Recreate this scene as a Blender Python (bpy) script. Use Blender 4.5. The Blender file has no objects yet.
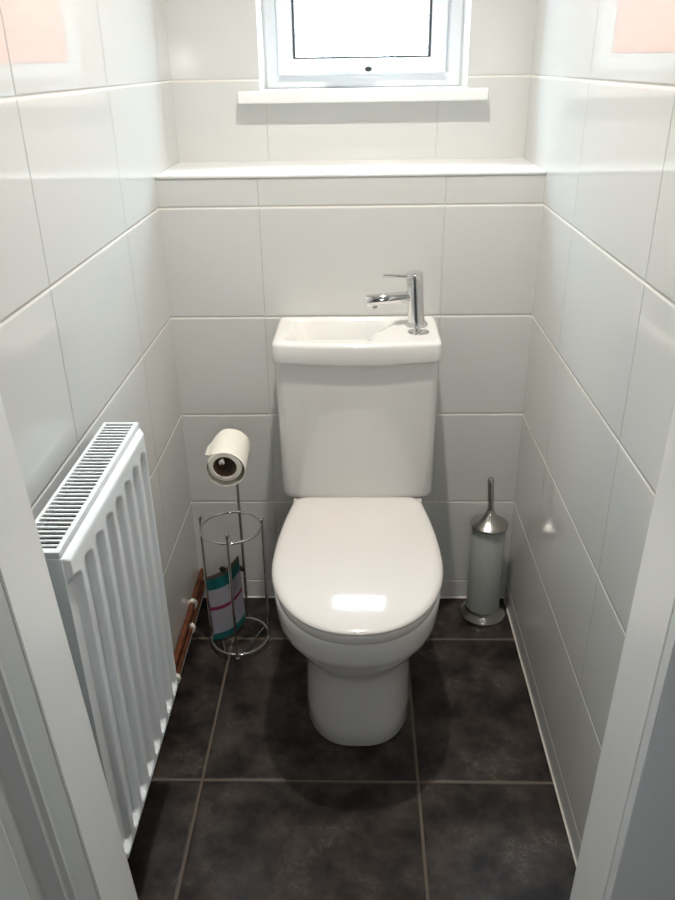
import bpy, bmesh, math, random
from mathutils import Vector, Matrix
random.seed(4)
PI = math.pi
sc = bpy.context.scene
COL = sc.collection

# ------------------------------------------------------------------ room numbers (metres)
XL, XR = -0.4427, 0.4038          # side walls
YB = 0.2585                       # recessed upper back wall
ZT = 1.1272                       # top of the boxed-in lower back wall
CEIL = 2.40
YF0, YF1 = -1.085, -1.172         # inner / outer face of the door wall
JL, JR = -0.325, 0.290            # door opening (sides leaned to follow lens distortion)
KL, KR = -0.049, 0.020
S0, TH = 0.0582, 0.25             # wall tile courses
WX0, WX1, WZ0, WZ1 = -0.232, 0.257, 1.285, 2.02

# ------------------------------------------------------------------ materials
def new_mat(name):
    m = bpy.data.materials.new(name); m.use_nodes = True
    nt = m.node_tree
    return m, nt, nt.nodes['Principled BSDF']

def plain(name, col, rough=0.4, metal=0.0, spec=0.5, coat=0.0, noise=0.0, nscale=40, bump=0.0):
    m, nt, b = new_mat(name)
    b.inputs['Base Color'].default_value = (*col, 1)
    b.inputs['Roughness'].default_value = rough
    b.inputs['Metallic'].default_value = metal
    b.inputs['Specular IOR Level'].default_value = spec
    b.inputs['Coat Weight'].default_value = coat
    b.inputs['Coat Roughness'].default_value = 0.05
    if noise or bump:
        tc = nt.nodes.new('ShaderNodeTexCoord')
        n = nt.nodes.new('ShaderNodeTexNoise'); n.inputs['Scale'].default_value = nscale
        n.inputs['Detail'].default_value = 4
        nt.links.new(tc.outputs['Object'], n.inputs['Vector'])
        if noise:
            r = nt.nodes.new('ShaderNodeValToRGB')
            r.color_ramp.elements[0].position = 0.3; r.color_ramp.elements[1].position = 0.7
            r.color_ramp.elements[0].color = (*[c*(1-noise) for c in col], 1)
            r.color_ramp.elements[1].color = (*[min(1, c*(1+noise)) for c in col], 1)
            nt.links.new(n.outputs['Fac'], r.inputs['Fac'])
            nt.links.new(r.outputs['Color'], b.inputs['Base Color'])
        if bump:
            bp = nt.nodes.new('ShaderNodeBump'); bp.inputs['Strength'].default_value = bump
            bp.inputs['Distance'].default_value = 0.002
            nt.links.new(n.outputs['Fac'], bp.inputs['Height'])
            nt.links.new(bp.outputs['Normal'], b.inputs['Normal'])
    return m

def math_node(nt, op, a, b=None, clamp=False):
    n = nt.nodes.new('ShaderNodeMath'); n.operation = op; n.use_clamp = clamp
    for i, v in enumerate((a, b)):
        if v is None: continue
        if isinstance(v, (int, float)): n.inputs[i].default_value = v
        else: nt.links.new(v, n.inputs[i])
    return n.outputs[0]

def line_dist(nt, coord, off, period):
    """distance (m) from the nearest line coord = off + k*period"""
    t = math_node(nt, 'DIVIDE', math_node(nt, 'SUBTRACT', coord, off), period)
    f = math_node(nt, 'SUBTRACT', t, math_node(nt, 'ROUND', t))
    return math_node(nt, 'MULTIPLY', math_node(nt, 'ABSOLUTE', f), period)

def grid_mat(name, uax, uoff, uper, vax, voff, vper, gw, ugw, tile_fn, grout_col, ucol, rough, bumpd, spec=0.5, wav=0.0):
    m, nt, b = new_mat(name)
    tc = nt.nodes.new('ShaderNodeTexCoord')
    sep = nt.nodes.new('ShaderNodeSeparateXYZ'); nt.links.new(tc.outputs['Object'], sep.inputs[0])
    u, v = sep.outputs[uax], sep.outputs[vax]
    du, dv = line_dist(nt, u, uoff, uper), line_dist(nt, v, voff, vper)
    fu = math_node(nt, 'DIVIDE', math_node(nt, 'SUBTRACT', du, ugw*0.5), ugw*0.35, True)
    fv = math_node(nt, 'DIVIDE', math_node(nt, 'SUBTRACT', dv, gw*0.5), gw*0.35, True)
    fac = math_node(nt, 'MINIMUM', fu, fv)                                   # 0 in joint .. 1 on tile
    d = math_node(nt, 'MINIMUM', dv, math_node(nt, 'MULTIPLY', du, gw/ugw))
    mg = nt.nodes.new('ShaderNodeMix'); mg.data_type = 'RGBA'
    nt.links.new(fv, mg.inputs[0]); mg.inputs[6].default_value = (*grout_col, 1); mg.inputs[7].default_value = (*ucol, 1)
    mix = nt.nodes.new('ShaderNodeMix'); mix.data_type = 'RGBA'
    nt.links.new(fac, mix.inputs[0])
    nt.links.new(mg.outputs[2], mix.inputs[6])
    t = tile_fn(nt, tc)
    if isinstance(t, tuple): mix.inputs[7].default_value = (*t, 1)
    else: nt.links.new(t, mix.inputs[7])
    nt.links.new(mix.outputs[2], b.inputs['Base Color'])
    r = nt.nodes.new('ShaderNodeMapRange')
    nt.links.new(fac, r.inputs[0]); r.inputs[3].default_value = 0.75; r.inputs[4].default_value = rough
    nt.links.new(r.outputs[0], b.inputs['Roughness'])
    b.inputs['Specular IOR Level'].default_value = spec
    h = math_node(nt, 'DIVIDE', math_node(nt, 'SUBTRACT', d, gw*0.3), gw*1.1, True)
    if wav:
        n = nt.nodes.new('ShaderNodeTexNoise'); n.inputs['Scale'].default_value = 9; n.inputs['Detail'].default_value = 2
        nt.links.new(tc.outputs['Object'], n.inputs['Vector'])
        h = math_node(nt, 'ADD', h, math_node(nt, 'MULTIPLY', n.outputs['Fac'], wav))
    bp = nt.nodes.new('ShaderNodeBump'); bp.inputs['Strength'].default_value = 1.0
    bp.inputs['Distance'].default_value = bumpd
    nt.links.new(h, bp.inputs['Height']); nt.links.new(bp.outputs['Normal'], b.inputs['Normal'])
    return m

TILE = (0.645, 0.645, 0.625); GROUT = (0.84, 0.81, 0.75)
wt = lambda nt, tc: TILE
M = {}
M['tile_side'] = grid_mat('wall tile side', 1, -0.267, 0.4165, 2, S0, TH, 0.0030, 0.0022, wt, GROUT, (0.36, 0.36, 0.35), 0.045, 0.0010, 0.8, 0.25)
M['tile_back'] = grid_mat('wall tile back', 0, 0.190, 0.4105, 2, S0, TH, 0.0030, 0.0014, wt, GROUT, (0.60, 0.59, 0.57), 0.08, 0.0010, 0.5, 0.25)

def slate(nt, tc):
    n1 = nt.nodes.new('ShaderNodeTexNoise'); n1.inputs['Scale'].default_value = 11; n1.inputs['Detail'].default_value = 8
    n1.inputs['Roughness'].default_value = 0.65; n1.inputs['Distortion'].default_value = 0.1
    nt.links.new(tc.outputs['Object'], n1.inputs['Vector'])
    r1 = nt.nodes.new('ShaderNodeValToRGB')
    r1.color_ramp.elements[0].position = 0.38; r1.color_ramp.elements[0].color = (0.006, 0.0042, 0.0036, 1)
    r1.color_ramp.elements[1].position = 0.68; r1.color_ramp.elements[1].color = (0.060, 0.046, 0.040, 1)
    nt.links.new(n1.outputs['Fac'], r1.inputs['Fac'])
    # thin pale veins: where a noise crosses its middle value
    n2 = nt.nodes.new('ShaderNodeTexNoise'); n2.inputs['Scale'].default_value = 5.5; n2.inputs['Detail'].default_value = 6
    n2.inputs['Roughness'].default_value = 0.68; n2.inputs['Distortion'].default_value = 0.15
    nt.links.new(tc.outputs['Object'], n2.inputs['Vector'])
    v = math_node(nt, 'ABSOLUTE', math_node(nt, 'SUBTRACT', n2.outputs['Fac'], 0.5))
    v = math_node(nt, 'SUBTRACT', 1.0, math_node(nt, 'DIVIDE', v, 0.009, True), True)
    n3 = nt.nodes.new('ShaderNodeTexNoise'); n3.inputs['Scale'].default_value = 11; n3.inputs['Detail'].default_value = 3
    nt.links.new(tc.outputs['Object'], n3.inputs['Vector'])
    k = math_node(nt, 'MULTIPLY', math_node(nt, 'SUBTRACT', n3.outputs['Fac'], 0.5, True), 6.0, True)
    v = math_node(nt, 'MULTIPLY', math_node(nt, 'MULTIPLY', v, k), 0.65)
    mx = nt.nodes.new('ShaderNodeMix'); mx.data_type = 'RGBA'
    nt.links.new(v, mx.inputs[0]); nt.links.new(r1.outputs['Color'], mx.inputs[6])
    mx.inputs[7].default_value = (0.15, 0.125, 0.105, 1)
    return mx.outputs[2]
M['slate'] = grid_mat('floor slate tile', 0, -0.3295, 0.4506, 1, -0.177, 0.4506, 0.0042, 0.0042, slate, (0.115, 0.09, 0.072), (0.115, 0.09, 0.072), 0.34, 0.0012, 0.35, 0.5)
M['plaster'] = plain('painted plaster', (0.80, 0.80, 0.78), 0.6, bump=0.05, nscale=120)
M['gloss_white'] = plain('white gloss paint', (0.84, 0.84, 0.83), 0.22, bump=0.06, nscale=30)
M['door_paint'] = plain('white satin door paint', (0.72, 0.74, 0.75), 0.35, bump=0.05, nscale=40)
M['door_leaf'] = plain('white shade-toned door paint', (0.50, 0.515, 0.51), 0.4, bump=0.05, nscale=40)  # greyer than the casing paint: the door's shade is put into its colour
M['upvc'] = plain('white window plastic', (0.86, 0.89, 0.92), 0.22, noise=0.01, nscale=8)
M['sealant'] = plain('white sealant', (0.78, 0.74, 0.68), 0.5, noise=0.12, nscale=60)
M['ceramic'] = plain('white glazed ceramic', (0.755, 0.74, 0.715), 0.07, coat=0.4, noise=0.006, nscale=5)
M['seat_plastic'] = plain('white seat plastic', (0.71, 0.675, 0.64), 0.11, coat=0.3, noise=0.006, nscale=5)
M['chrome'] = plain('polished chrome', (0.78, 0.78, 0.78), 0.07, metal=1, noise=0.02, nscale=12)
M['steel'] = plain('satin steel', (0.55, 0.53, 0.50), 0.24, metal=1, noise=0.05, nscale=60)
M['frosted'] = plain('frosted grey canister', (0.36, 0.385, 0.36), 0.38, noise=0.03, nscale=25)
M['rad'] = plain('white radiator enamel', (0.72, 0.75, 0.77), 0.28, noise=0.01, nscale=10)
M['rad_dark'] = plain('radiator inner fins', (0.16, 0.16, 0.16), 0.5, noise=0.1, nscale=50)
M['copper'] = plain('tarnished copper', (0.27, 0.095, 0.045), 0.34, metal=0.75, noise=0.35, nscale=30)
M['clip'] = plain('white clip plastic', (0.80, 0.75, 0.66), 0.45, noise=0.04, nscale=80)
M['paper'] = plain('soft white paper', (0.86, 0.83, 0.74), 0.9, noise=0.02, nscale=90, bump=0.35)
M['card'] = plain('brown card core', (0.16, 0.105, 0.07), 0.85, noise=0.15, nscale=60)
M['black'] = plain('black plastic', (0.012, 0.012, 0.013), 0.35, noise=0.1, nscale=30)
M['gasket'] = plain('dark rubber gasket', (0.02, 0.02, 0.022), 0.6, noise=0.1, nscale=30)

def packet_mat():
    m, nt, b = new_mat('printed packet film')
    tc = nt.nodes.new('ShaderNodeTexCoord'); sep = nt.nodes.new('ShaderNodeSeparateXYZ')
    nt.links.new(tc.outputs['UV'], sep.inputs[0])
    r = nt.nodes.new('ShaderNodeValToRGB'); r.color_ramp.interpolation = 'CONSTANT'
    teal = (0.008, 0.12, 0.12, 1); white = (0.30, 0.30, 0.335, 1); mag = (0.20, 0.015, 0.065, 1); brown = (0.11, 0.085, 0.06, 1)  # print colours lowered to carry the shade inside the stand
    e = r.color_ramp.elements
    e[0].position = 0; e[0].color = teal; e[1].position = 0.10; e[1].color = white
    for p, c in ((0.475, mag), (0.53, white), (0.79, teal), (0.955, brown)):
        k = e.new(p); k.color = c
    nt.links.new(sep.outputs[1], r.inputs['Fac'])
    # faint scribbled print in two blocks of the white part
    n = nt.nodes.new('ShaderNodeTexNoise'); n.inputs['Scale'].default_value = 5; n.inputs['Detail'].default_value = 5
    mp = nt.nodes.new('ShaderNodeMapping'); mp.inputs['Scale'].default_value = (3, 9, 1)
    nt.links.new(tc.outputs['UV'], mp.inputs[0]); nt.links.new(mp.outputs[0], n.inputs['Vector'])
    t = math_node(nt, 'MULTIPLY', math_node(nt, 'SUBTRACT', n.outputs['Fac'], 0.54, True), 9, True)
    bx = math_node(nt, 'MULTIPLY', math_node(nt, 'GREATER_THAN', sep.outputs[0], 0.52), math_node(nt, 'LESS_THAN', sep.outputs[0], 0.93))
    by1 = math_node(nt, 'MULTIPLY', math_node(nt, 'GREATER_THAN', sep.outputs[1], 0.58), math_node(nt, 'LESS_THAN', sep.outputs[1], 0.74))
    by2 = math_node(nt, 'MULTIPLY', math_node(nt, 'GREATER_THAN', sep.outputs[1], 0.20), math_node(nt, 'LESS_THAN', sep.outputs[1], 0.38))
    t = math_node(nt, 'MULTIPLY', math_node(nt, 'MULTIPLY', t, bx), math_node(nt, 'ADD', by1, by2))
    mx = nt.nodes.new('ShaderNodeMix'); mx.data_type = 'RGBA'
    nt.links.new(math_node(nt, 'MULTIPLY', t, 0.7), mx.inputs[0]); nt.links.new(r.outputs['Color'], mx.inputs[6])
    mx.inputs[7].default_value = (0.10, 0.12, 0.16, 1)
    nt.links.new(mx.outputs[2], b.inputs['Base Color'])
    b.inputs['Roughness'].default_value = 0.3
    return m
M['packet'] = packet_mat()

def glass_mat():
    m, nt, b = new_mat('window glass')
    nt.nodes.remove(b)
    out = nt.nodes['Material Output']
    tr = nt.nodes.new('ShaderNodeBsdfTransparent'); tr.inputs[0].default_value = (0.96, 0.98, 0.97, 1)
    gl = nt.nodes.new('ShaderNodeBsdfGlossy'); gl.inputs['Roughness'].default_value = 0.01
    lw = nt.nodes.new('ShaderNodeLayerWeight'); lw.inputs[0].default_value = 0.5
    fr = math_node(nt, 'ADD', 0.04, math_node(nt, 'MULTIPLY', math_node(nt, 'POWER', lw.outputs['Facing'], 5.0), 0.9))
    mx = nt.nodes.new('ShaderNodeMixShader')
    nt.links.new(fr, mx.inputs[0]); nt.links.new(tr.outputs[0], mx.inputs[1]); nt.links.new(gl.outputs[0], mx.inputs[2])
    nt.links.new(mx.outputs[0], out.inputs[0])
    return m
M['glass'] = glass_mat()

def brick_mat():
    m, nt, b = new_mat('sunlit red brick')
    tc = nt.nodes.new('ShaderNodeTexCoord')
    mp = nt.nodes.new('ShaderNodeMapping'); mp.inputs['Rotation'].default_value = (PI/2, 0, 0)
    br = nt.nodes.new('ShaderNodeTexBrick')
    br.inputs['Color1'].default_value = (0.165, 0.030, 0.016, 1); br.inputs['Color2'].default_value = (0.145, 0.025, 0.013, 1)
    br.inputs['Mortar'].default_value = (0.11, 0.045, 0.032, 1)
    br.inputs['Scale'].default_value = 1.0; br.inputs['Mortar Size'].default_value = 0.01
    br.inputs['Brick Width'].default_value = 0.225; br.inputs['Row Height'].default_value = 0.075
    nt.links.new(tc.outputs['Object'], mp.inputs[0]); nt.links.new(mp.outputs[0], br.inputs['Vector'])
    nt.links.new(br.outputs['Color'], b.inputs['Base Color']); b.inputs['Roughness'].default_value = 0.9; b.inputs['Specular IOR Level'].default_value = 0.05
    return m
M['brick'] = brick_mat()
M['paving'] = plain('pale paving', (0.42, 0.40, 0.37), 0.9, noise=0.1, nscale=6)
M['hall_wall'] = plain('hall wall paint', (0.20, 0.21, 0.20), 0.7, bump=0.04, nscale=150)
M['hall_floor'] = plain('hall carpet', (0.16, 0.14, 0.12), 0.95, noise=0.2, nscale=200, bump=0.4)

LAMP_E = 60.0; HALL_E = 80.0; SPOT_W = 90.0; SPOT_A = 125.0
def lamp_mat(col, e):
    m, nt, b = new_mat('lit opal glass')
    b.inputs['Base Color'].default_value = (0.9, 0.88, 0.84, 1)
    b.inputs['Emission Color'].default_value = (*col, 1)
    b.inputs['Emission Strength'].default_value = e
    return m
M['lamp'] = lamp_mat((1.0, 0.945, 0.875), LAMP_E)
M['fill_hall'] = lamp_mat((0.98, 0.98, 1.0), HALL_E)

# ------------------------------------------------------------------ mesh helpers
def add_box(bm, x0, x1, y0, y1, z0, z1, bev=0.0, seg=2, rot=None, pivot=None):
    g = bmesh.ops.create_cube(bm, size=1.0)
    vs = g['verts']
    for v in vs:
        v.co = Vector(((x0+x1)/2 + v.co.x*(x1-x0), (y0+y1)/2 + v.co.y*(y1-y0), (z0+z1)/2 + v.co.z*(z1-z0)))
    if bev:
        es = list({e for v in vs for e in v.link_edges})
        r = bmesh.ops.bevel(bm, geom=es, offset=bev, segments=seg, affect='EDGES', profile=0.5)
        vs = list({v for f in r['faces'] for v in f.verts} | {v for v in vs if v.is_valid})
    if rot is not None:
        bmesh.ops.rotate(bm, verts=vs, cent=pivot or Vector(((x0+x1)/2, (y0+y1)/2, (z0+z1)/2)), matrix=rot)
    return vs

def loft(bm, rings, closed=True, cap0=True, cap1=True):
    vr = [[bm.verts.new(p) for p in r] for r in rings]
    n = len(vr[0]); m = n if closed else n-1
    for a, b in zip(vr[:-1], vr[1:]):
        for i in range(m):
            j = (i+1) % n
            bm.faces.new((a[i], a[j], b[j], b[i]))
    if cap0: bm.faces.new(list(reversed(vr[0])))
    if cap1: bm.faces.new(vr[-1])
    return vr

def add_lathe(bm, prof, cx, cy, n=40):
    """prof: (r, z) from bottom to top; ends with r == 0 are closed points"""
    rings = [[(cx + r*math.cos(2*PI*i/n), cy + r*math.sin(2*PI*i/n), z) for i in range(n)] for r, z in prof if r > 1e-7]
    vr = loft(bm, rings, True, prof[0][0] > 1e-7, prof[-1][0] > 1e-7)
    for end, ring, rev in ((prof[0], vr[0], True), (prof[-1], vr[-1], False)):
        if end[0] <= 1e-7:
            c = bm.verts.new((cx, cy, end[1]))
            for i in range(n):
                a, b = ring[i], ring[(i+1) % n]
                bm.faces.new((b, a, c) if rev else (a, b, c))

def add_tube(bm, pts, r, n=12, closed=False, caps=True):
    pts = [Vector(p) for p in pts]; N = len(pts); rings = []
    rr = r if isinstance(r, (list, tuple)) else [r]*N
    up = None
    for i, p in enumerate(pts):
        if closed: t = (pts[(i+1) % N] - pts[i-1]).normalized()
        else:
            t = (pts[min(i+1, N-1)] - pts[max(i-1, 0)]).normalized()
        if up is None:
            up = Vector((0, 0, 1)) if abs(t.z) < 0.9 else Vector((1, 0, 0))
        up = (up - t*up.dot(t)).normalized()
        s = t.cross(up)
        rings.append([p + (up*math.cos(2*PI*k/n) + s*math.sin(2*PI*k/n))*rr[i] for k in range(n)])
    if closed:
        rings.append(rings[0])
        vr = [[bm.verts.new(q) for q in ring] for ring in rings[:-1]]
        for i in range(N):
            a, b = vr[i], vr[(i+1) % N]
            for k in range(n):
                bm.faces.new((a[k], a[(k+1) % n], b[(k+1) % n], b[k]))
    else:
        loft(bm, rings, True, caps, caps)

def add_ball(bm, c, r, sc_=(1, 1, 1), u=20, v=12):
    g = bmesh.ops.create_uvsphere(bm, u_segments=u, v_segments=v, radius=r)
    for q in g['verts']:
        q.co = Vector((q.co.x*sc_[0] + c[0], q.co.y*sc_[1] + c[1], q.co.z*sc_[2] + c[2]))
    return g['verts']

def circle(c, r, n=64):
    return [(c[0] + r*math.cos(2*PI*i/n), c[1] + r*math.sin(2*PI*i/n), c[2]) for i in range(n)]

def obj(name, bm, mats, parent=None, smooth=True, ang=38, sub=False):
    bmesh.ops.recalc_face_normals(bm, faces=bm.faces[:])
    org = Vector((0, 0, 0))
    if parent is not None:
        q = parent
        while q is not None:
            org += q.location; q = q.parent
        bmesh.ops.translate(bm, verts=bm.verts[:], vec=-org)
    if smooth:
        for f in bm.faces: f.smooth = True
        for e in bm.edges:
            if len(e.link_faces) == 2 and e.calc_face_angle(0) > math.radians(ang): e.smooth = False
    me = bpy.data.meshes.new(name); bm.to_mesh(me); bm.free()
    for m in (mats if isinstance(mats, (list, tuple)) else [mats]): me.materials.append(m)
    o = bpy.data.objects.new(name, me); COL.objects.link(o)
    if parent is not None: o.parent = parent
    return o

def thing(name, loc, label, cat, group=None):
    o = bpy.data.objects.new(name, None); COL.objects.link(o)
    o.location = loc; o.empty_display_size = 0.05
    o['label'] = label; o['category'] = cat
    if group: o['group'] = group
    return o

def struct(o, label=None, cat=None):
    o['kind'] = 'structure'
    if label: o['label'] = label
    if cat: o['category'] = cat
    return o

def box_lean(name, x0, x1, y0, y1, z0, z1, mat, k0, k1, zr, bev=0.0, bm=None):
    own = bm is None
    if own: bm = bmesh.new()
    vs = add_box(bm, x0, x1, y0, y1, z0, z1)
    for v in vs:
        v.co.x += (k0 if abs(v.co.x-x0) < 1e-6 else k1)*(v.co.z-zr)
    if own:
        if bev: bmesh.ops.bevel(bm, geom=bm.edges[:], offset=bev, segments=2, affect='EDGES')
        return obj(name, bm, mat, None)
def box_obj(name, dims, mat, parent=None, bev=0.0):
    bm = bmesh.new(); add_box(bm, *dims, bev=bev)
    return obj(name, bm, mat, parent, smooth=bool(bev))

# ------------------------------------------------------------------ the room
T = 0.12
struct(box_obj('floor', (XL-T, XR+T, YF1+0.03, YB, -0.1, 0.0), M['slate']), 'dark brown slate tiles with pale joints', 'floor')
struct(box_obj('floor_hall', (-1.3, 1.3, -2.75, YF1+0.03, -0.1, -0.001), M['hall_floor']), 'carpet of the hall outside the doorway', 'floor')
struct(box_obj('wall_left', (XL-T, XL, YF0, YB+0.26, 0.0, CEIL), M['tile_side']), 'glossy pale grey tiled wall behind the radiator', 'wall')
struct(box_obj('wall_right', (XR, XR+T, YF0, YB+0.26, 0.0, CEIL), M['tile_side']), 'glossy pale grey tiled wall beside the brush', 'wall')
struct(box_obj('wall_back_lower', (XL, XR, 0.0, YB, 0.0, ZT-0.007), M['tile_back']), 'tiled boxed-in lower wall behind the toilet', 'wall')
struct(box_obj('trim_1', (XL, XR, -0.0025, YB, ZT-0.007, ZT), M['gloss_white'], bev=0.0018), 'white ledge on top of the boxed-in wall', 'ledge')

# upper wall with the window opening (reveals are painted plaster)
bm = bmesh.new()
YO = YB + 0.26
for d in ((XL, WX0, YB, YO, 0.9, CEIL), (WX1, XR, YB, YO, 0.9, CEIL), (WX0, WX1, YB, YO, 0.9, WZ0-0.027), (WX0, WX1, YB, YO, WZ1, CEIL)):
    add_box(bm, *d)
bm.faces.ensure_lookup_table()
bm.normal_update()
for f in bm.faces:
    f.material_index = 0 if f.normal.y < -0.5 else 1
struct(obj('wall_back', bm, [M['tile_back'], M['plaster']], smooth=False), 'recessed tiled wall around the window', 'wall')
struct(box_obj('ceiling', (-1.3, 1.3, -2.75, YO, CEIL, CEIL+0.12), M['plaster']), 'white plaster ceiling', 'ceiling')

# door wall: three pieces around the opening, then lining and moulded architraves
bm = bmesh.new()
box_lean('', -1.3, JL-0.02, YF1, YF0, 0, CEIL, None, 0, KL, 0.535, bm=bm); box_lean('', JR+0.02, 1.3, YF1, YF0, 0, CEIL, None, KR, 0, 0.3, bm=bm)
add_box(bm, JL-0.12, JR+0.06, YF1+0.001, YF0-0.001, 2.03, CEIL)
struct(obj('wall_front', bm, M['hall_wall'], smooth=False), 'wall with the doorway towards the hall', 'wall')
struct(box_lean('trim_2', JL-0.02, JL, YF1-0.001, YF0+0.003, 0, 2.03, M['gloss_white'], KL, KL, 0.535, 0.0012), 'left white painted door lining', 'door lining')
struct(box_lean('trim_3', JR, JR+0.02, YF1-0.001, YF0+0.003, 0, 2.03, M['gloss_white'], KR, KR, 0.3, 0.0012), 'right white painted door lining', 'door lining')
struct(box_obj('trim_4', (JL-0.071, JR+0.033, YF1-0.001, YF0+0.003, 2.01, 2.03), M['gloss_white'], bev=0.0015), 'white painted head of the door lining', 'door lining')
# flat casing on the right, panelled door folded open on the left
struct(box_lean('trim_5', JR+0.0005, JR+0.115, YF1-0.019, YF1-0.0012, 0, 2.06, M['door_paint'], KR, KR, 0.3, 0.0012), 'flat white casing right of the doorway', 'door casing')
d = bpy.data.objects.new('door_1', None); COL.objects.link(d); d.location = (JL, YF1-0.003, 0.0)
struct(d, 'white panelled door standing open at the left edge', 'door')
def door_profile(sg):
    # (distance from the hinge edge, height of the face) with raised mouldings around the sunk panel
    half = [(0.0, -0.001), (0.002, 0.0), (0.044, 0.0), (0.047, 0.005), (0.054, 0.0065), (0.060, 0.003), (0.064, 0.003), (0.069, 0.0055), (0.074, 0.001), (0.082, -0.006), (0.105, -0.007), (0.112, -0.003), (0.150, -0.002)]
    return half + [(0.60-u, h) for u, h in reversed(half)]
bm = bmesh.new()
pr_ = [(h, -u) for u, h in door_profile(1)] + [(-0.038-h, -u) for u, h in reversed(door_profile(1))]
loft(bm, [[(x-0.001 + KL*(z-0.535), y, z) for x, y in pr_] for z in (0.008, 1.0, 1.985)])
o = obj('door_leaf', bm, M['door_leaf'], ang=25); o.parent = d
d.rotation_euler = (0, 0, math.radians(-1.0))
for z in (0.25, 1.75):
    bm = bmesh.new(); add_lathe(bm, [(0.005, z-0.04), (0.005, z+0.04)], -0.046 + KL*(z-0.535), -0.006, 16)
    h = obj('hinge', bm, M['steel']); h.parent = d
# hall shell
struct(box_obj('wall_hall_left', (-1.4, -1.3, -2.75, YF1, 0, CEIL), M['hall_wall']), 'hall wall left of the doorway', 'wall')
struct(box_obj('wall_hall_right', (1.3, 1.4, -2.75, YF1, 0, CEIL), M['hall_wall']), 'hall wall right of the doorway', 'wall')
struct(box_obj('wall_hall_end', (-1.4, 1.4, -2.85, -2.75, 0, CEIL), M['hall_wall']), 'hall wall facing the doorway', 'wall')

# sealant beads along the foot of the walls
def bead(name, a, b, nrm):
    a, b, nrm = Vector(a), Vector(b), Vector(nrm)
    rings = [[p + nrm*0.0, p + nrm*0.0038, p + nrm*0.0028 + Vector((0, 0, 0.0016)), p + nrm*0.001 + Vector((0, 0, 0.0042))] for p in (a, b)]
    bm = bmesh.new(); loft(bm, rings)
    return struct(obj(name, bm, M['sealant']), 'pale sealant line where wall meets floor', 'sealant')
bead('trim_6', (XL, YF0, 0.0003), (XL, 0, 0.0003), (1, 0, 0))
bead('trim_7', (XR, YF0, 0.0003), (XR, 0, 0.0003), (-1, 0, 0))
bead('trim_8', (XL, 0, 0.0003), (XR, 0, 0.0003), (0, -1, 0))

# ------------------------------------------------------------------ window
YW = 0.405
w = bpy.data.objects.new('window_1', None); COL.objects.link(w); w.location = ((WX0+WX1)/2, YW, WZ0)
struct(w, 'white framed window letting in bright daylight', 'window')
def frame_ring(bm, x0, x1, z0, z1, wd, y0, y1, bev=0.003):
    """mitred rectangular frame with a chamfer towards the room and the opening"""
    prof = [(0, y1), (0, y0+bev), (bev, y0), (wd-bev*2.2, y0), (wd, y0+bev*2.2), (wd, y1)]
    rings = []
    for dx, y in prof:
        rings.append([(x0+dx, y, z0+dx), (x1-dx, y, z0+dx), (x1-dx, y, z1-dx), (x0+dx, y, z1-dx)])
    rings.append(rings[0])
    vr = [[bm.verts.new(p) for p in r] for r in rings[:-1]]
    n = len(vr)
    for i in range(n):
        a, b = vr[i], vr[(i+1) % n]
        for k in range(4):
            bm.faces.new((a[k], a[(k+1) % 4], b[(k+1) % 4], b[k]))
bm = bmesh.new(); frame_ring(bm, WX0, WX1, WZ0, WZ1, 0.036, YW, YW+0.06)
obj('window_frame', bm, M['upvc'], w, ang=20)
sx0, sx1, sz0, sz1 = WX0+0.032, WX1-0.038, WZ0+0.029, WZ1-0.03
bm = bmesh.new(); frame_ring(bm, sx0, sx1, sz0, sz1, 0.041, YW-0.016, YW+0.045)
sash = obj('sash', bm, M['upvc'], w, ang=20)
gx0, gx1, gz0, gz1 = sx0+0.039, sx1-0.039, sz0+0.037, sz1-0.037
bm = bmesh.new(); frame_ring(bm, gx0, gx1, gz0, gz1, 0.005, YW-0.0125, YW+0.03, 0.001)
obj('gasket', bm, M['gasket'], w, ang=20)
box_obj('glass_pane', (gx0+0.001, gx1-0.001, YW+0.006, YW+0.010, gz0+0.001, gz1-0.001), M['glass'], w)
hx0, hx1, hz = -0.025, 0.046, WZ0+0.043
bm = bmesh.new()
add_box(bm, hx0, hx1, YW-0.030, YW-0.0155, hz-0.012, hz+0.011, bev=0.006, seg=3)
add_box(bm, hx0-0.055, hx0+0.025, YW-0.040, YW-0.028, hz-0.006, hz+0.008, bev=0.005, seg=3)
hd = obj('handle', bm, M['upvc'], w)
bm = bmesh.new(); add_ball(bm, (0.026, YW-0.031, hz-0.001), 0.0075, (1.15, 0.5, 0.75)); obj('lock_button', bm, M['black'], hd)

# sill board
bm = bmesh.new()
add_box(bm, -0.283, 0.304, 0.222, YB, WZ0-0.027, WZ0, bev=0.004, seg=3)
add_box(bm, WX0, WX1, YB-0.004, YW+0.05, WZ0-0.026, WZ0)
struct(obj('trim_9', bm, M['gloss_white']), 'white window sill board jutting from the wall', 'window sill')

# outdoors
struct(box_obj('wall_outside_left', (-6, -0.58, 3.6, 5.6, -1.0, 2.7), M['brick']), 'red brick house left of the gap beyond the window', 'wall')
struct(box_obj('wall_outside_right', (0.62, 6, 3.6, 5.6, -1.0, 2.7), M['brick']), 'red brick house right of the gap beyond the window', 'wall')
struct(box_obj('floor_outside', (-6, 6, YO+0.01, 9.0, -1.1, -1.0), M['paving']), 'paved passage outside the window', 'ground')

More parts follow.
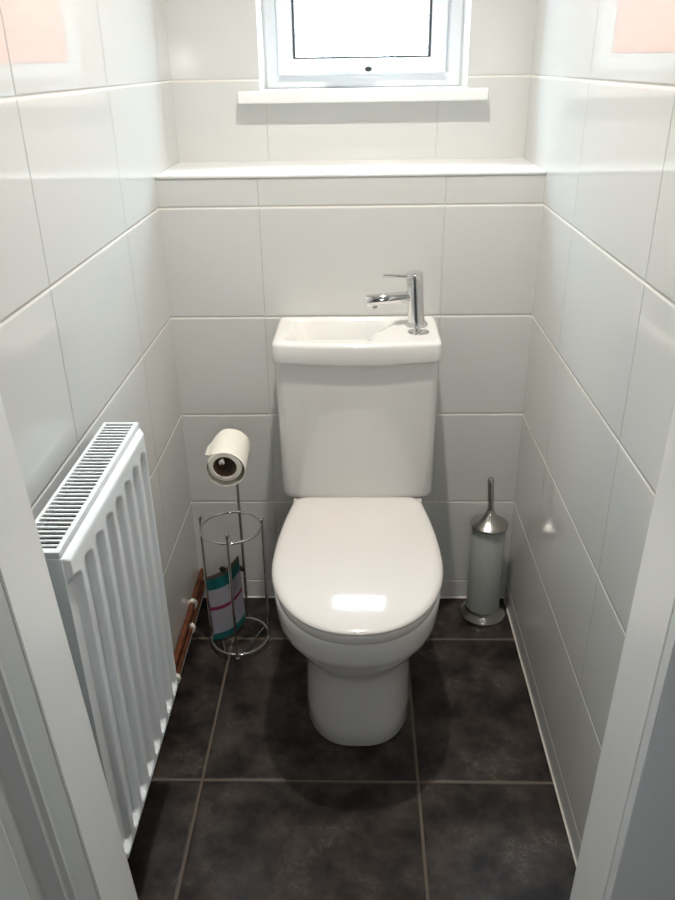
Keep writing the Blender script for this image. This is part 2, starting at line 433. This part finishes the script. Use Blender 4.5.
# ------------------------------------------------------------------ toilet
toi = thing('toilet', (0.0, -0.30, 0.0), 'white close-coupled toilet with closed lid and wash basin built into its cistern top', 'toilet')
TX = -0.004
def outline(hw, yf, yc, yb, hwb, r, nexp=2.25, x0=TX, nf=22, nb=10, nc=6, ns=5):
    """closed D outline: rounded front, slightly tapering sides, rounded back corners"""
    right = []
    for i in range(nf):                         # front centre -> widest point
        a = PI/2 * i/nf
        right.append((hw*math.sin(a)**(2/nexp), yc - (yc-yf)*math.cos(a)**(2/nexp)))
    y_end = yb - r
    for i in range(nb):
        s = i/nb
        right.append((hw - (hw-hwb)*s**1.8, yc + (y_end-yc)*s))
    for i in range(nc):
        a = PI/2 * i/nc
        right.append((hwb - r + r*math.cos(a), y_end + r*math.sin(a)))
    for i in range(ns):
        right.append(((hwb-r)*(1-i/ns), yb))
    left = [(-x, y) for x, y in reversed(right[1:])]
    pts = right + [(0.0, yb)] + left
    return [(x0+x, y) for x, y in pts]
def ring(z, *a, **k): return [(x, y, z) for x, y in outline(*a, **k)]
def scaled(z, s, base, c):
    return [(c[0] + (x-c[0])*s, c[1] + (y-c[1])*s, z) for x, y in base]

# pan
bm = bmesh.new()
R = []
for z, hw, yf, yc, yb, hwb, n in (
    (0.000, 0.120, -0.533, -0.33, -0.03, 0.107, 2.6), (0.006, 0.123, -0.539, -0.33, -0.03, 0.109, 2.6), (0.05, 0.121, -0.538, -0.33, -0.03, 0.108, 2.6),
    (0.14, 0.119, -0.542, -0.33, -0.03, 0.107, 2.5), (0.195, 0.118, -0.550, -0.34, -0.03, 0.106, 2.45), (0.222, 0.121, -0.560, -0.36, -0.03, 0.106, 2.4),
    (0.240, 0.130, -0.576, -0.38, -0.03, 0.108, 2.3), (0.262, 0.144, -0.600, -0.40, -0.03, 0.112, 2.25), (0.285, 0.153, -0.618, -0.41, -0.03, 0.118, 2.2), (0.306, 0.157, -0.626, -0.415, -0.03, 0.122, 2.2),
    (0.3105, 0.158, -0.628, -0.415, -0.03, 0.122, 2.2), (0.3135, 0.165, -0.640, -0.42, -0.03, 0.125, 2.2), (0.318, 0.1675, -0.644, -0.425, -0.03, 0.127, 2.2),
    (0.335, 0.1695, -0.650, -0.43, -0.03, 0.132, 2.2), (0.360, 0.1715, -0.656, -0.43, -0.03, 0.140, 2.2), (0.380, 0.172, -0.659, -0.435, -0.03, 0.145, 2.2),
    (0.3875, 0.1705, -0.657, -0.435, -0.032, 0.144, 2.2), (0.3905, 0.166, -0.652, -0.435, -0.036, 0.140, 2.2)):
    R.append(ring(z, hw, yf, yc, yb, hwb, 0.03, n))
for z, hw, yf, yb in ((0.3905, 0.130, -0.612, -0.235), (0.385, 0.122, -0.600, -0.245), (0.34, 0.112, -0.57, -0.26), (0.26, 0.08, -0.50, -0.30), (0.22, 0.05, -0.44, -0.32)):
    R.append(ring(z, hw, yf, -0.42, yb, hw*0.8, 0.03, 2.2))
loft(bm, R)
add_box(bm, TX-0.125, TX+0.125, -0.175, -0.035, 0.378, 0.4245, bev=0.006)
pan = obj('pan', bm, M['ceramic'], toi, ang=50)
# seat ring and lid
def seat_out(d=0.0): return outline(0.1735-d, -0.676+d, -0.445, -0.192-d, 0.150-d, 0.030, 2.2)
def seat_in(d=0.0): return outline(0.112+d, -0.605-d, -0.43, -0.275+d, 0.09+d, 0.03, 2.2)
bm = bmesh.new()
rr = [(0.3935, seat_out(0.014)), (0.3945, seat_out(0.009)), (0.399, seat_out(0.0065)), (0.411, seat_out(0.005)), (0.4160, seat_out(0.0065)), (0.4185, seat_out(0.012)),
      (0.4185, seat_in(0.006)), (0.415, seat_in(0)), (0.400, seat_in(0.002)), (0.3935, seat_in(0.008))]
rings = [[(x, y, z) for x, y in o] for z, o in rr]
vr = loft(bm, rings, True, False, False)
n = len(vr[0])
for i in range(n):
    j = (i+1) % n
    bm.faces.new((vr[-1][i], vr[-1][j], vr[0][j], vr[0][i]))
obj('seat', bm, M['seat_plastic'], toi, ang=50)
bm = bmesh.new()
c = (TX, -0.43)
R = [[(x, y, z) for x, y in seat_out(d)] for z, d in ((0.4205, 0.006), (0.4207, 0.0015), (0.4235, 0.0), (0.4280, 0.0), (0.4318, 0.002), (0.4350, 0.0055), (0.4375, 0.011), (0.4392, 0.018), (0.4405, 0.027))]
base = seat_out(0.027)
for s_ in (0.95, 0.9, 0.84, 0.78, 0.70, 0.62, 0.54, 0.45, 0.36, 0.28, 0.12, 0.03):
    R.append(scaled(0.4405 + 0.0092*(1-s_*s_), s_, base, c))
R = [[(x, y, z - 0.42*max(0.0, -0.53-y)**2*max(0.0, min(1.0, (z-0.4235)/0.017))) for x, y, z in q] for q in R]
loft(bm, R)
obj('lid', bm, M['seat_plastic'], toi, ang=50)
for s in (-1, 1):
    bm = bmesh.new(); add_box(bm, TX+s*0.135-0.016, TX+s*0.135+0.016, -0.196, -0.176, 0.3885, 0.424, bev=0.005, seg=3)
    obj('seat_hinge', bm, M['seat_plastic'], toi)

# cistern body: rounded rectangle with a gently bowed front
def rrect(hw, yf, yb, r, bow, x0=TX, ne=14, nc=7, nsd=4):
    def front(x): return yf - bow*(1-(x/hw)**2)
    right = [(x, front(x)) for x in [(hw-r)*i/ne for i in range(ne)]]
    yc = front(hw-r) + r
    for i in range(nc+1):
        a = PI/2*i/nc
        right.append((hw-r+r*math.sin(a), yc - r*math.cos(a)))
    for i in range(1, nsd): right.append((hw, yc + (yb-0.004-yc)*i/nsd))
    right += [(hw, yb-0.004), (hw-0.001, yb-0.001), (hw-0.004, yb)]
    for i in range(1, ne): right.append(((hw-0.004)*(1-i/ne), yb))
    left = [(-x, y) for x, y in reversed(right[1:])]
    return [(x0+x, y) for x, y in right + [(0, yb)] + left]
bm = bmesh.new(); R = []
for z, hw, yf, r in ((0.4245, 0.164, -0.170, 0.02), (0.4255, 0.169, -0.178, 0.022), (0.431, 0.1735, -0.183, 0.024), (0.442, 0.175, -0.1845, 0.024),
                     (0.60, 0.1765, -0.190, 0.022), (0.7645, 0.1785, -0.195, 0.020)):
    R.append([(x, y, z) for x, y in rrect(hw, yf, -0.004, r, 0.014)])
loft(bm, R); obj('cistern', bm, M['ceramic'], toi, ang=50)

# basin top
def smin(a, b, k):
    h = max(0.0, min(1.0, 0.5 + 0.5*(b-a)/k)); return b*(1-h) + a*h - k*h*(1-h)
def sstep(a, b, x):
    t = max(0.0, min(1.0, (x-a)/(b-a))); return t*t*(3-2*t)
def basin_z(x, y):
    t = sstep(-0.155, -0.035, y)
    xr = 0.030 + (0.088-0.030)*t
    dl, db, dr = x + 0.166, -0.016 - y, (xr - x)*0.9
    df = y + 0.178 + 0.012*(1-(x/0.17)**2)
    k = 0.030
    d = smin(smin(dl*0.75, db, k), smin(dr, df, k), k)
    return -0.068*sstep(-0.003, 0.042, d)
bm = bmesh.new()
def bring(z, d): return [(x, y, z) for x, y in rrect(0.1835-d, -0.202+d, -0.003-d*0.6, 0.022, 0.017)]
R = [bring(0.7650, 0.010), bring(0.7650, 0.003), bring(0.7668, 0.0008), bring(0.770, 0.0), bring(0.8025, 0.0015), bring(0.8070, 0.003), bring(0.8098, 0.0062), bring(0.811, 0.0105)]
ring0 = R[-1]
cc = (TX-0.02, -0.10)
steps = 64
for i in range(1, steps+1):
    s = 1 - (i/steps)*0.992
    rg = []
    for x, y, z in ring0:
        px, py = cc[0]+(x-cc[0])*s, cc[1]+(y-cc[1])*s
        rg.append((px, py, 0.811 + basin_z(px, py)))
    R.append(rg)
loft(bm, R); obj('basin', bm, M['ceramic'], toi, ang=60)
bm = bmesh.new(); add_lathe(bm, [(0.020, 0.7422), (0.020, 0.7442), (0.017, 0.7456), (0.011, 0.7440), (0.010, 0.7428)], TX-0.055, -0.10, 28); obj('waste_plug', bm, M['chrome'], toi)

# mixer tap and flush button
tx, ty = 0.130, -0.078
bm = bmesh.new()
add_lathe(bm, [(0.0255, 0.8105), (0.0255, 0.8135), (0.024, 0.8155), (0.0192, 0.8165), (0.0186, 0.819), (0.0186, 0.901), (0.0177, 0.9015), (0.0177, 0.9025), (0.0186, 0.903), (0.0186, 0.928), (0.0172, 0.9315), (0.0, 0.9325)], tx, ty, 40)
tap = obj('tap', bm, M['chrome'], toi)
bm = bmesh.new()
e = Vector((tx-0.109, ty-0.012, 0.8775)); a = Vector((tx-0.008, ty-0.001, 0.877))
add_tube(bm, [a, a.lerp(e, 0.5), e - (e-a).normalized()*0.002, e], [0.0128, 0.0132, 0.0135, 0.0122], 28)
obj('spout', bm, M['chrome'], tap)
bm = bmesh.new(); add_lathe(bm, [(0.0045, 0.8600), (0.006, 0.8600), (0.006, 0.8695)], e.x+0.018, e.y+0.002, 24); obj('aerator', bm, M['steel'], tap)
bm = bmesh.new()
a = Vector((tx-0.010, ty, 0.922)); e = Vector((tx-0.070, ty-0.006, 0.929))
add_tube(bm, [a, a.lerp(e, 0.6), e - (e-a).normalized()*0.001, e], [0.0040, 0.0036, 0.0036, 0.0026], 16)
obj('lever', bm, M['chrome'], tap)
tb = Vector((tx, ty + 0.30, 0.8105))
tap.matrix_basis = Matrix.Translation(tb) @ Matrix.Rotation(math.radians(-3.6), 4, 'Y') @ Matrix.Translation(-tb)
bm = bmesh.new()
add_lathe(bm, [(0.0225, 0.8105), (0.0225, 0.8122), (0.0208, 0.8132), (0.0200, 0.8126), (0.0, 0.8126)], 0, 0, 40)
for v in bm.verts: v.co.x *= 1.06; v.co.y *= 1.0; v.co.x += 0.131; v.co.y += -0.1315
fb = obj('flush_button', bm, M['chrome'], toi)
for s in (-1, 1):
    bm = bmesh.new()
    pts = [(0.131 + s*(0.0009 + 0.0170*math.cos(t)), -0.1315 + 0.0165*math.sin(t)) for t in [(-PI/2 + PI*i/16) for i in range(17)]]
    loft(bm, [[(x, y, 0.8124) for x, y in pts], [(x, y, 0.8138) for x, y in pts], [(0.131+s*0.008+(x-0.131-s*0.008)*0.92, -0.1315+(y+0.1315)*0.92, 0.8144) for x, y in pts]])
    obj('button_half', bm, M['chrome'], fb)

# ------------------------------------------------------------------ radiator
RX = -0.3515; RY0, RY1 = -1.004, -0.628; RZ0, RZ1 = 0.256, 0.809
rad = thing('radiator', (-0.385, (RY0+RY1)/2, RZ0), 'white ribbed panel radiator with slotted top grille on the left wall', 'radiator')
pitch = 0.0478; chan = [-0.653 - pitch*i for i in range(8)]
def relief(y, z):
    h = 0.0
    e = min(y-RY0, RY1-y, z-RZ0, RZ1-z)
    h -= 0.006*(1-sstep(0.0, 0.006, e))
    for cy in chan:
        dy = abs(y-cy)
        if dy < 0.024:
            zz = min((z-0.266)/0.013, (0.779-z+ (cy-y)*0.35)/0.013)
            if zz > 0:
                wd = 0.0148*min(1.0, 0.6+0.4*zz)
                across = 1 - sstep(wd-0.0045, wd+0.0035, dy)
                h -= 0.0095*across*sstep(0.0, 1.0, zz)
    return h
bm = bmesh.new()
ys = [RY0, RY0+0.002, RY0+0.004, RY0+0.006]
k = int((RY1-RY0-0.012)/0.0019); ys += [RY0+0.006+(RY1-RY0-0.012)*i/k for i in range(1, k)] + [RY1-0.006, RY1-0.004, RY1-0.002, RY1]
zs = [RZ0, RZ0+0.002, RZ0+0.004, RZ0+0.006]
for i in range(1, 90):
    zs.append(RZ0+0.006+(RZ1-RZ0-0.012)*i/90)
zs += [RZ0+0.0085+0.0018*i for i in range(11)] + [RZ1-0.036+0.0018*i for i in range(15)]
zs += [RZ1-0.006, RZ1-0.004, RZ1-0.002, RZ1]; zs = sorted(set(zs))
g = [[bm.verts.new((RX+relief(y, z), y, z)) for z in zs] for y in ys]
for i in range(len(ys)-1):
    for j in range(len(zs)-1):
        bm.faces.new((g[i][j], g[i+1][j], g[i+1][j+1], g[i][j+1]))
per = [g[i][0] for i in range(len(ys))] + [g[-1][j] for j in range(1, len(zs))] + [g[i][-1] for i in range(len(ys)-2, -1, -1)] + [g[0][j] for j in range(len(zs)-2, 0, -1)]
bk = [bm.verts.new((RX-0.018, v.co.y, v.co.z)) for v in per]
for i in range(len(per)):
    j = (i+1) % len(per); bm.faces.new((per[i], per[j], bk[j], bk[i]))
bm.faces.new(bk)
obj('front_panel', bm, M['rad'], rad, ang=60)
bm = bmesh.new(); add_box(bm, -0.4185, -0.4145, RY0+0.006, RY1-0.004, RZ0+0.01, RZ1-0.012)
for i in range(46):                                   # folded convector fins between the panels
    y = RY0+0.012 + (RY1-RY0-0.02)*i/45
    add_box(bm, -0.414, -0.371, y-0.0006, y+0.0006, RZ0+0.03, RZ1-0.030)
obj('convector', bm, M['rad_dark'], rad, smooth=False)
# top grille
gx0, gx1, gy0, gy1, gz = -0.4180, -0.3600, RY0-0.002, RY1+0.004, 0.8200
bm = bmesh.new()
add_box(bm, gx0+0.0004, gx0+0.0055, gy0+0.001, gy1-0.001, gz-0.016, gz-0.0002, bev=0.0012); add_box(bm, gx1-0.0075, gx1-0.0004, gy0+0.001, gy1-0.001, gz-0.016, gz-0.0002, bev=0.0012)
add_box(bm, gx0, gx1, gy0, gy0+0.010, gz-0.010, gz, bev=0.0012); add_box(bm, gx0, gx1, gy1-0.006, gy1, gz-0.010, gz, bev=0.0012)
ns = 34
for i in range(ns):
    y = gy0+0.0185 + (gy1-gy0-0.033)*i/(ns-1)
    add_box(bm, gx0+0.005, gx1-0.006, y-0.0019, y+0.0019, gz-0.0040, gz-0.0010, bev=0.0007, seg=1)
obj('top_grille', bm, M['rad'], rad)
for nm, y0, y1 in (('side_panel', RY0-0.003, RY0+0.0005), ('side_panel', RY1+0.0005, RY1+0.004)):
    bm = bmesh.new(); add_box(bm, -0.4180, -0.3585, y0, y1, RZ0+0.012, 0.8105, bev=0.0012)
    sp = obj(nm, bm, M['rad'], rad)
    if y0 < -0.9:
        bm = bmesh.new()
        add_tube(bm, [(-0.384, y0-0.005, 0.752), (-0.384, y0+0.001, 0.752)], [0.0075, 0.0085], 24)
        pl = obj('bleed_plug', bm, M['rad'], sp)
for y in (RY0+0.08, RY1-0.08):
    bm = bmesh.new(); add_box(bm, XL+0.0005, -0.4175, y-0.02, y+0.02, RZ0+0.06, RZ1-0.06, bev=0.001)
    obj('wall_bracket', bm, M['rad'], rad)
bm = bmesh.new()
add_lathe(bm, [(0.011, 0.222), (0.014, 0.226), (0.014, 0.240), (0.0105, 0.244), (0.0105, 0.262)], -0.392, -0.972, 20)
obj('valve', bm, M['copper'], rad)

# ------------------------------------------------------------------ copper pipes on the left wall
def pipe(zc, xc, label, y_end, riser=None, clips=()):
    t = thing('copper_pipe', (xc, -0.3, zc), label, 'pipe')
    bm = bmesh.new()
    pts = [(xc, 0.0005, zc), (xc, -0.2, zc), (xc, -0.4, zc), (xc, -0.6, zc), (xc, -0.8, zc)]
    if riser:
        pts += [(xc, riser[1]+0.03, zc), (xc+0.004, riser[1]+0.012, zc+0.004), (xc+0.014, riser[1]+0.003, zc+0.014), (riser[0]-0.003, riser[1], zc+0.03), (riser[0], riser[1], zc+0.05), (riser[0], riser[1], riser[2])]
    else: pts.append((xc, y_end, zc))
    add_tube(bm, pts, 0.0076, 16)
    obj('pipe_run', bm, M['copper'], t)
    for y in clips:
        bm = bmesh.new()
        arc = [(xc + 0.0105*math.cos(a), y, zc + 0.0105*math.sin(a)) for a in [(-0.62*PI + 1.24*PI*i/14) for i in range(15)]]
        rings = []
        for i, p in enumerate(arc):
            a = -0.62*PI + 1.24*PI*i/14; n = Vector((math.cos(a), 0, math.sin(a)))
            p = Vector(p)
            rings.append([p - n*0.0027 + Vector((0, -0.006, 0)), p + n*0.0027 + Vector((0, -0.006, 0)), p + n*0.0027 + Vector((0, 0.006, 0)), p - n*0.0027 + Vector((0, 0.006, 0))])
        loft(bm, rings)
        add_box(bm, XL+0.0003, xc-0.0078, y-0.006, y+0.006, zc-0.008, zc+0.008, bev=0.001)
        obj('pipe_clip', bm, M['clip'], t)
    return t
pipe(0.090, -0.4325, 'upper copper pipe running low along the left wall, white clip near the corner', -1.08, (-0.392, -0.972, 0.224), (-0.150, -0.55))
pipe(0.052, -0.4325, 'lower copper pipe running along the left wall just above the floor', -1.083, None, (-0.20, -0.385))

# ------------------------------------------------------------------ toilet roll stand
SX, SY, SR = -0.308, -0.185, 0.0725
st = thing('toilet_roll_stand', (SX, SY, 0.0), 'chrome wire toilet roll stand with two rings beside the toilet', 'toilet roll stand')
bm = bmesh.new(); add_tube(bm, circle((SX, SY, 0.016), SR), 0.0036, 10, closed=True)
obj('base_ring', bm, M['chrome'], st)
bm = bmesh.new(); add_tube(bm, circle((SX, SY, 0.345), SR), 0.0034, 10, closed=True)
obj('top_ring', bm, M['chrome'], st)
angs = [math.radians(a) for a in (-88, -3, 177)]
for a in angs:
    px, py = SX + (SR+0.003)*math.cos(a), SY + (SR+0.003)*math.sin(a)
    bm = bmesh.new(); add_tube(bm, [(px, py, 0.008), (px, py, 0.12), (px, py, 0.24), (px, py, 0.364)], 0.0036, 10)
    p = obj('post', bm, M['chrome'], st)
    bm = bmesh.new(); add_ball(bm, (px, py, 0.369), 0.0062, (1, 1, 1.5)); obj('finial', bm, M['chrome'], p)
    bm = bmesh.new(); add_ball(bm, (px, py, 0.0066), 0.0066); obj('ball_foot', bm, M['chrome'], p)
for a in (math.radians(28), math.radians(152)):
    bm = bmesh.new(); dx, dy = SR*math.cos(a), SR*math.sin(a)
    add_tube(bm, [(SX+0.35*dx-0.006, SY-SR*0.93, 0.016), (SX+dx*0.9, SY+dy, 0.016)], 0.0022, 8)
    obj('base_bar', bm, M['chrome'], st)
px, py = SX+0.010, SY+SR+0.002
ARM = 0.5515
bm = bmesh.new()
add_tube(bm, [(px, py, 0.012), (px, py, 0.2), (px, py, 0.4), (px, py, ARM-0.014), (px, py-0.004, ARM-0.004), (px, py-0.014, ARM), (px-0.003, py-0.07, ARM), (px-0.006, py-0.132, ARM)], 0.0036, 12)
pole = obj('pole', bm, M['steel'], st)
AE = Vector((px-0.006, py-0.136, ARM))
bm = bmesh.new(); add_ball(bm, AE, 0.0068); obj('ball_end', bm, M['chrome'], pole)

# toilet roll hanging on the arm
RRAD, RCORE, RL = 0.0385, 0.0255, 0.106
rc = Vector((px-0.0035, py-0.066, ARM + 0.0036 - RCORE + 0.0006 + 0.053*math.tan(math.radians(6))))
roll = thing('toilet_roll', rc, 'white toilet paper roll hanging on the chrome stand with its end sheet sticking out', 'toilet roll')
bm = bmesh.new()
n = 72; axis0, axis1 = rc.y-RL/2, rc.y+RL/2
prof = [(RCORE+0.0012, axis0+0.0012), (RCORE+0.002, axis0), (RRAD-0.003, axis0-0.0005), (RRAD-0.0008, axis0+0.0008), (RRAD, axis0+0.003), (RRAD, axis1-0.003), (RRAD-0.001, axis1), (RCORE+0.002, axis1), (RCORE+0.0012, axis1-0.0012)]
rings = [[(rc.x + r*math.cos(2*PI*i/n), y, rc.z + r*math.sin(2*PI*i/n)) for i in range(n)] for r, y in prof]
vr = loft(bm, rings, True, False, False)
for i in range(n):
    j = (i+1) % n; bm.faces.new((vr[-1][i], vr[-1][j], vr[0][j], vr[0][i]))
obj('paper', bm, M['paper'], roll)
bm = bmesh.new()
prof = [(RCORE, axis0+0.001), (RCORE+0.0011, axis0+0.001), (RCORE+0.0011, axis1-0.001), (RCORE, axis1-0.001)]
rings = [[(rc.x + r*math.cos(2*PI*i/n), y, rc.z + r*math.sin(2*PI*i/n)) for i in range(n)] for r, y in prof]
vr = loft(bm, rings, True, False, False)
for i in range(n):
    j = (i+1) % n; bm.faces.new((vr[-1][i], vr[-1][j], vr[0][j], vr[0][i]))
obj('core', bm, M['card'], roll)
bm = bmesh.new()                                      # loose end sheet over the top, lifting off on the left
path = []
NP = 84
for i in range(NP):                                   # loose outer wrap sagging under the roll
    t = i/(NP-1); a = math.radians(-205 + 350*t)
    sag = 0.0066*min(1.0, 0.25 + t*4)
    rr_ = 0.0448 - 0.0048*max(0.0, 1-t*5)
    path.append(Vector((rr_*math.cos(a), 0, rr_*math.sin(a) - sag)))
tv = Vector((-math.sin(math.radians(140)), 0, math.cos(math.radians(140))))
for i in range(1, 9):
    q = i/8; path.append(path[NP-1] + tv*0.014*q + Vector((-0.004*q*q, 0, 0.0)))
top = []; bot = []
for i, p in enumerate(path):
    t = (path[min(i+1, len(path)-1)] - path[max(i-1, 0)]).normalized(); nn = Vector((t.z, 0, -t.x))
    y0, y1 = rc.y-RL/2-0.001, rc.y+RL/2-0.001
    if i > NP-9: y1 -= 0.030*((i-NP+9)/16); y0 += 0.040*((i-NP+9)/16)
    f = lambda y, s: Vector((rc.x, y, rc.z)) + p + nn*s*0.0005
    top.append([f(y0, 1), f(y0+(y1-y0)*0.5, 1), f(y1, 1), f(y1, -1), f(y0+(y1-y0)*0.5, -1), f(y0, -1)])
loft(bm, top)
obj('end_sheet', bm, M['paper'], roll)
roll.rotation_euler = (math.radians(6), 0, 0)

# printed packet standing inside the stand
pk = thing('packet', (-0.325, -0.185, 0.0), 'teal and white printed packet with a magenta line standing inside the chrome stand', 'packet')
bm = bmesh.new(); uvl = bm.loops.layers.uv.new('UVMap')
P0, P1, PH = Vector((-0.3740, -0.1950)), Vector((-0.2990, -0.1360)), 0.190
nu, nv = 28, 28
dirv = (P1-P0); ln = dirv.length; dirn = dirv/ln; nrm = Vector((dirn.y, -dirn.x))     # nrm points to the camera side
def pk_pt(u, v, side):
    bow = 0.008*math.sin(PI*u)
    fat = (0.0065*math.sin(PI*min(1, max(0, u)))**0.5*(0.35+0.65*math.sin(PI*min(0.97, v*0.93+0.05))) + 0.0006)
    p = P0 + dirn*ln*u + nrm*(bow + side*fat)
    back = 0.012*v
    z = 0.001 + PH*v + 0.026*u - 0.008*math.sin(PI*u)*1.0 + 0.0085
    return Vector((p.x - nrm.x*back, p.y - nrm.y*back, z))
sheets = {}
for side in (1, -1):
    sheets[side] = [[bm.verts.new(pk_pt(i/nu, j/nv, side)) for j in range(nv+1)] for i in range(nu+1)]
def quad(vs, uvs):
    f = bm.faces.new(vs)
    for l, uv in zip(f.loops, uvs): l[uvl].uv = uv
for side in (1, -1):
    G = sheets[side]
    for i in range(nu):
        for j in range(nv):
            quad((G[i][j], G[i+1][j], G[i+1][j+1], G[i][j+1]), ((i/nu, j/nv), ((i+1)/nu, j/nv), ((i+1)/nu, (j+1)/nv), (i/nu, (j+1)/nv)))
A, B = sheets[1], sheets[-1]
for j in range(nv):
    for i, flip in ((0, 1), (nu, 0)):
        quad((A[i][j], A[i][j+1], B[i][j+1], B[i][j]), ((i/nu, j/nv), (i/nu, (j+1)/nv), (i/nu, (j+1)/nv), (i/nu, j/nv)))
for i in range(nu):
    for j in (0, nv):
        quad((A[i][j], A[i+1][j], B[i+1][j], B[i][j]), ((i/nu, j/nv),)*4)
obj('wrapper', bm, M['packet'], pk, ang=60)
for u, v, sz, nm in ((0.46, 1.03, 0.0085, 'clasp'), (1.06, 0.76, 0.0085, 'clasp')):
    q = pk_pt(u, v, 0)
    bm = bmesh.new(); add_ball(bm, (q.x, q.y, q.z), sz, (1, 0.7, 0.95)); cl = obj(nm, bm, M['black'], pk)
    cl['label'] = 'black clasp'

# ------------------------------------------------------------------ toilet brush
BX, BY = 0.3315, -0.069
br = thing('toilet_brush', (BX, BY, 0.0), 'toilet brush in grey canister with steel base and cone lid in the right corner', 'toilet brush')
bm = bmesh.new(); add_lathe(bm, [(0.0570, 0.0), (0.0600, 0.003), (0.0600, 0.006), (0.0575, 0.011), (0.0500, 0.0165), (0.0468, 0.022), (0.0458, 0.030), (0.0440, 0.030), (0.0440, 0.024), (0.0, 0.022)], BX, BY, 56)
obj('base', bm, M['steel'], br)
bm = bmesh.new(); add_lathe(bm, [(0.0425, 0.0245), (0.0430, 0.027), (0.0430, 0.276), (0.0415, 0.278), (0.0370, 0.276), (0.0370, 0.035), (0.0, 0.033)], BX, BY, 56)
obj('canister', bm, M['frosted'], br)
bm = bmesh.new()
add_lathe(bm, [(r, z+0.010) for r, z in ((0.0, 0.2695), (0.0455, 0.2690), (0.0480, 0.2705), (0.0480, 0.2735), (0.0455, 0.2765), (0.0330, 0.2835), (0.0230, 0.2915), (0.0150, 0.3010), (0.0108, 0.3090), (0.0090, 0.3160), (0.0, 0.3175))], BX, BY, 56)
obj('lid', bm, M['steel'], br, ang=60)
bm = bmesh.new()
add_tube(bm, [(BX+0.0008, BY, 0.322), (BX-0.001, BY, 0.35), (BX-0.005, BY, 0.4125), (BX-0.0052, BY, 0.4148), (BX-0.0053, BY, 0.4158)], [0.0078, 0.0078, 0.0078, 0.0066, 0.0040], 28)
obj('handle', bm, M['steel'], br)

# ------------------------------------------------------------------ ceiling lamp (above the frame of the photograph)
LY = -0.56
lp = thing('ceiling_light', (0.0, LY, CEIL), 'small round ceiling downlight above the toilet', 'ceiling light')
bm = bmesh.new(); add_lathe(bm, [(0.030, CEIL-0.004), (0.034, CEIL-0.012), (0.043, CEIL-0.010), (0.046, CEIL-0.0005)], 0.0, LY, 48); obj('bezel', bm, M['steel'], lp)
bm = bmesh.new(); add_lathe(bm, [(0.0, CEIL-0.0085), (0.024, CEIL-0.0080), (0.031, CEIL-0.0055)], 0.0, LY, 40); obj('lamp_lens', bm, M['lamp'], lp)
sp = bpy.data.lights.new('downlight', 'SPOT'); sp.energy = SPOT_W; sp.color = (1.0, 0.95, 0.875); sp.spot_size = math.radians(SPOT_A); sp.spot_blend = 1.0; sp.shadow_soft_size = 0.028
spo = bpy.data.objects.new('downlight_beam', sp); COL.objects.link(spo); spo.location = (0.0, LY, CEIL-0.045); spo.rotation_euler = (0, 0, 0)

hl = thing('fill_light', (0.12, -2.75, 1.36), 'added round fill lamp on the hall wall facing the doorway', 'fill light')  # unseen lamp added behind the camera as frontal fill for the toilet
bm = bmesh.new(); add_tube(bm, [(0.12, -2.7495, 1.36), (0.12, -2.735, 1.36), (0.12, -2.73, 1.36), (0.12, -2.715, 1.36)], [0.06, 0.06, 0.03, 0.03], 32); obj('mount', bm, M['steel'], hl)
bm = bmesh.new(); add_ball(bm, (0.12, -2.655, 1.36), 0.065, u=32, v=20); obj('globe', bm, M['fill_hall'], hl)

# ------------------------------------------------------------------ daylight
wd = bpy.data.worlds.new('World'); sc.world = wd; wd.use_nodes = True
bg = wd.node_tree.nodes['Background']
bg.inputs[0].default_value = (0.66, 0.84, 1.0, 1); bg.inputs[1].default_value = 27.0
sun = bpy.data.lights.new('sun', 'SUN'); sun.energy = 10; sun.angle = math.radians(0.6); sun.color = (1.0, 0.95, 0.87)
so = bpy.data.objects.new('sun', sun); COL.objects.link(so)
so.rotation_euler = Vector((0.25, 0.75, -0.62)).to_track_quat('-Z', 'Y').to_euler()

# ------------------------------------------------------------------ camera
f, cx, cy, cz, pi_, ya, ro = 785.977, 0.00102, -1.78981, 1.34345, 0.458432, -0.031045, -0.0164946
fw = Vector((math.sin(ya)*math.cos(pi_), math.cos(ya)*math.cos(pi_), -math.sin(pi_)))
r0 = Vector((math.cos(ya), -math.sin(ya), 0)); u0 = r0.cross(fw)
r1 = r0*math.cos(ro) + u0*math.sin(ro); u1 = -r0*math.sin(ro) + u0*math.cos(ro)
cam = bpy.data.cameras.new('camera'); co = bpy.data.objects.new('camera', cam); COL.objects.link(co)
cam.sensor_fit = 'VERTICAL'; cam.sensor_height = 24.0; cam.lens = f*24.0/900.0; cam.clip_start = 0.02
mw = Matrix(((r1.x, u1.x, -fw.x, cx), (r1.y, u1.y, -fw.y, cy), (r1.z, u1.z, -fw.z, cz), (0, 0, 0, 1)))
co.matrix_world = mw
sc.camera = co

vs = sc.view_settings
vs.view_transform = 'Standard'; vs.look = 'None'; vs.gamma = 1.0; vs.use_curve_mapping = False
vs.exposure = 0.0
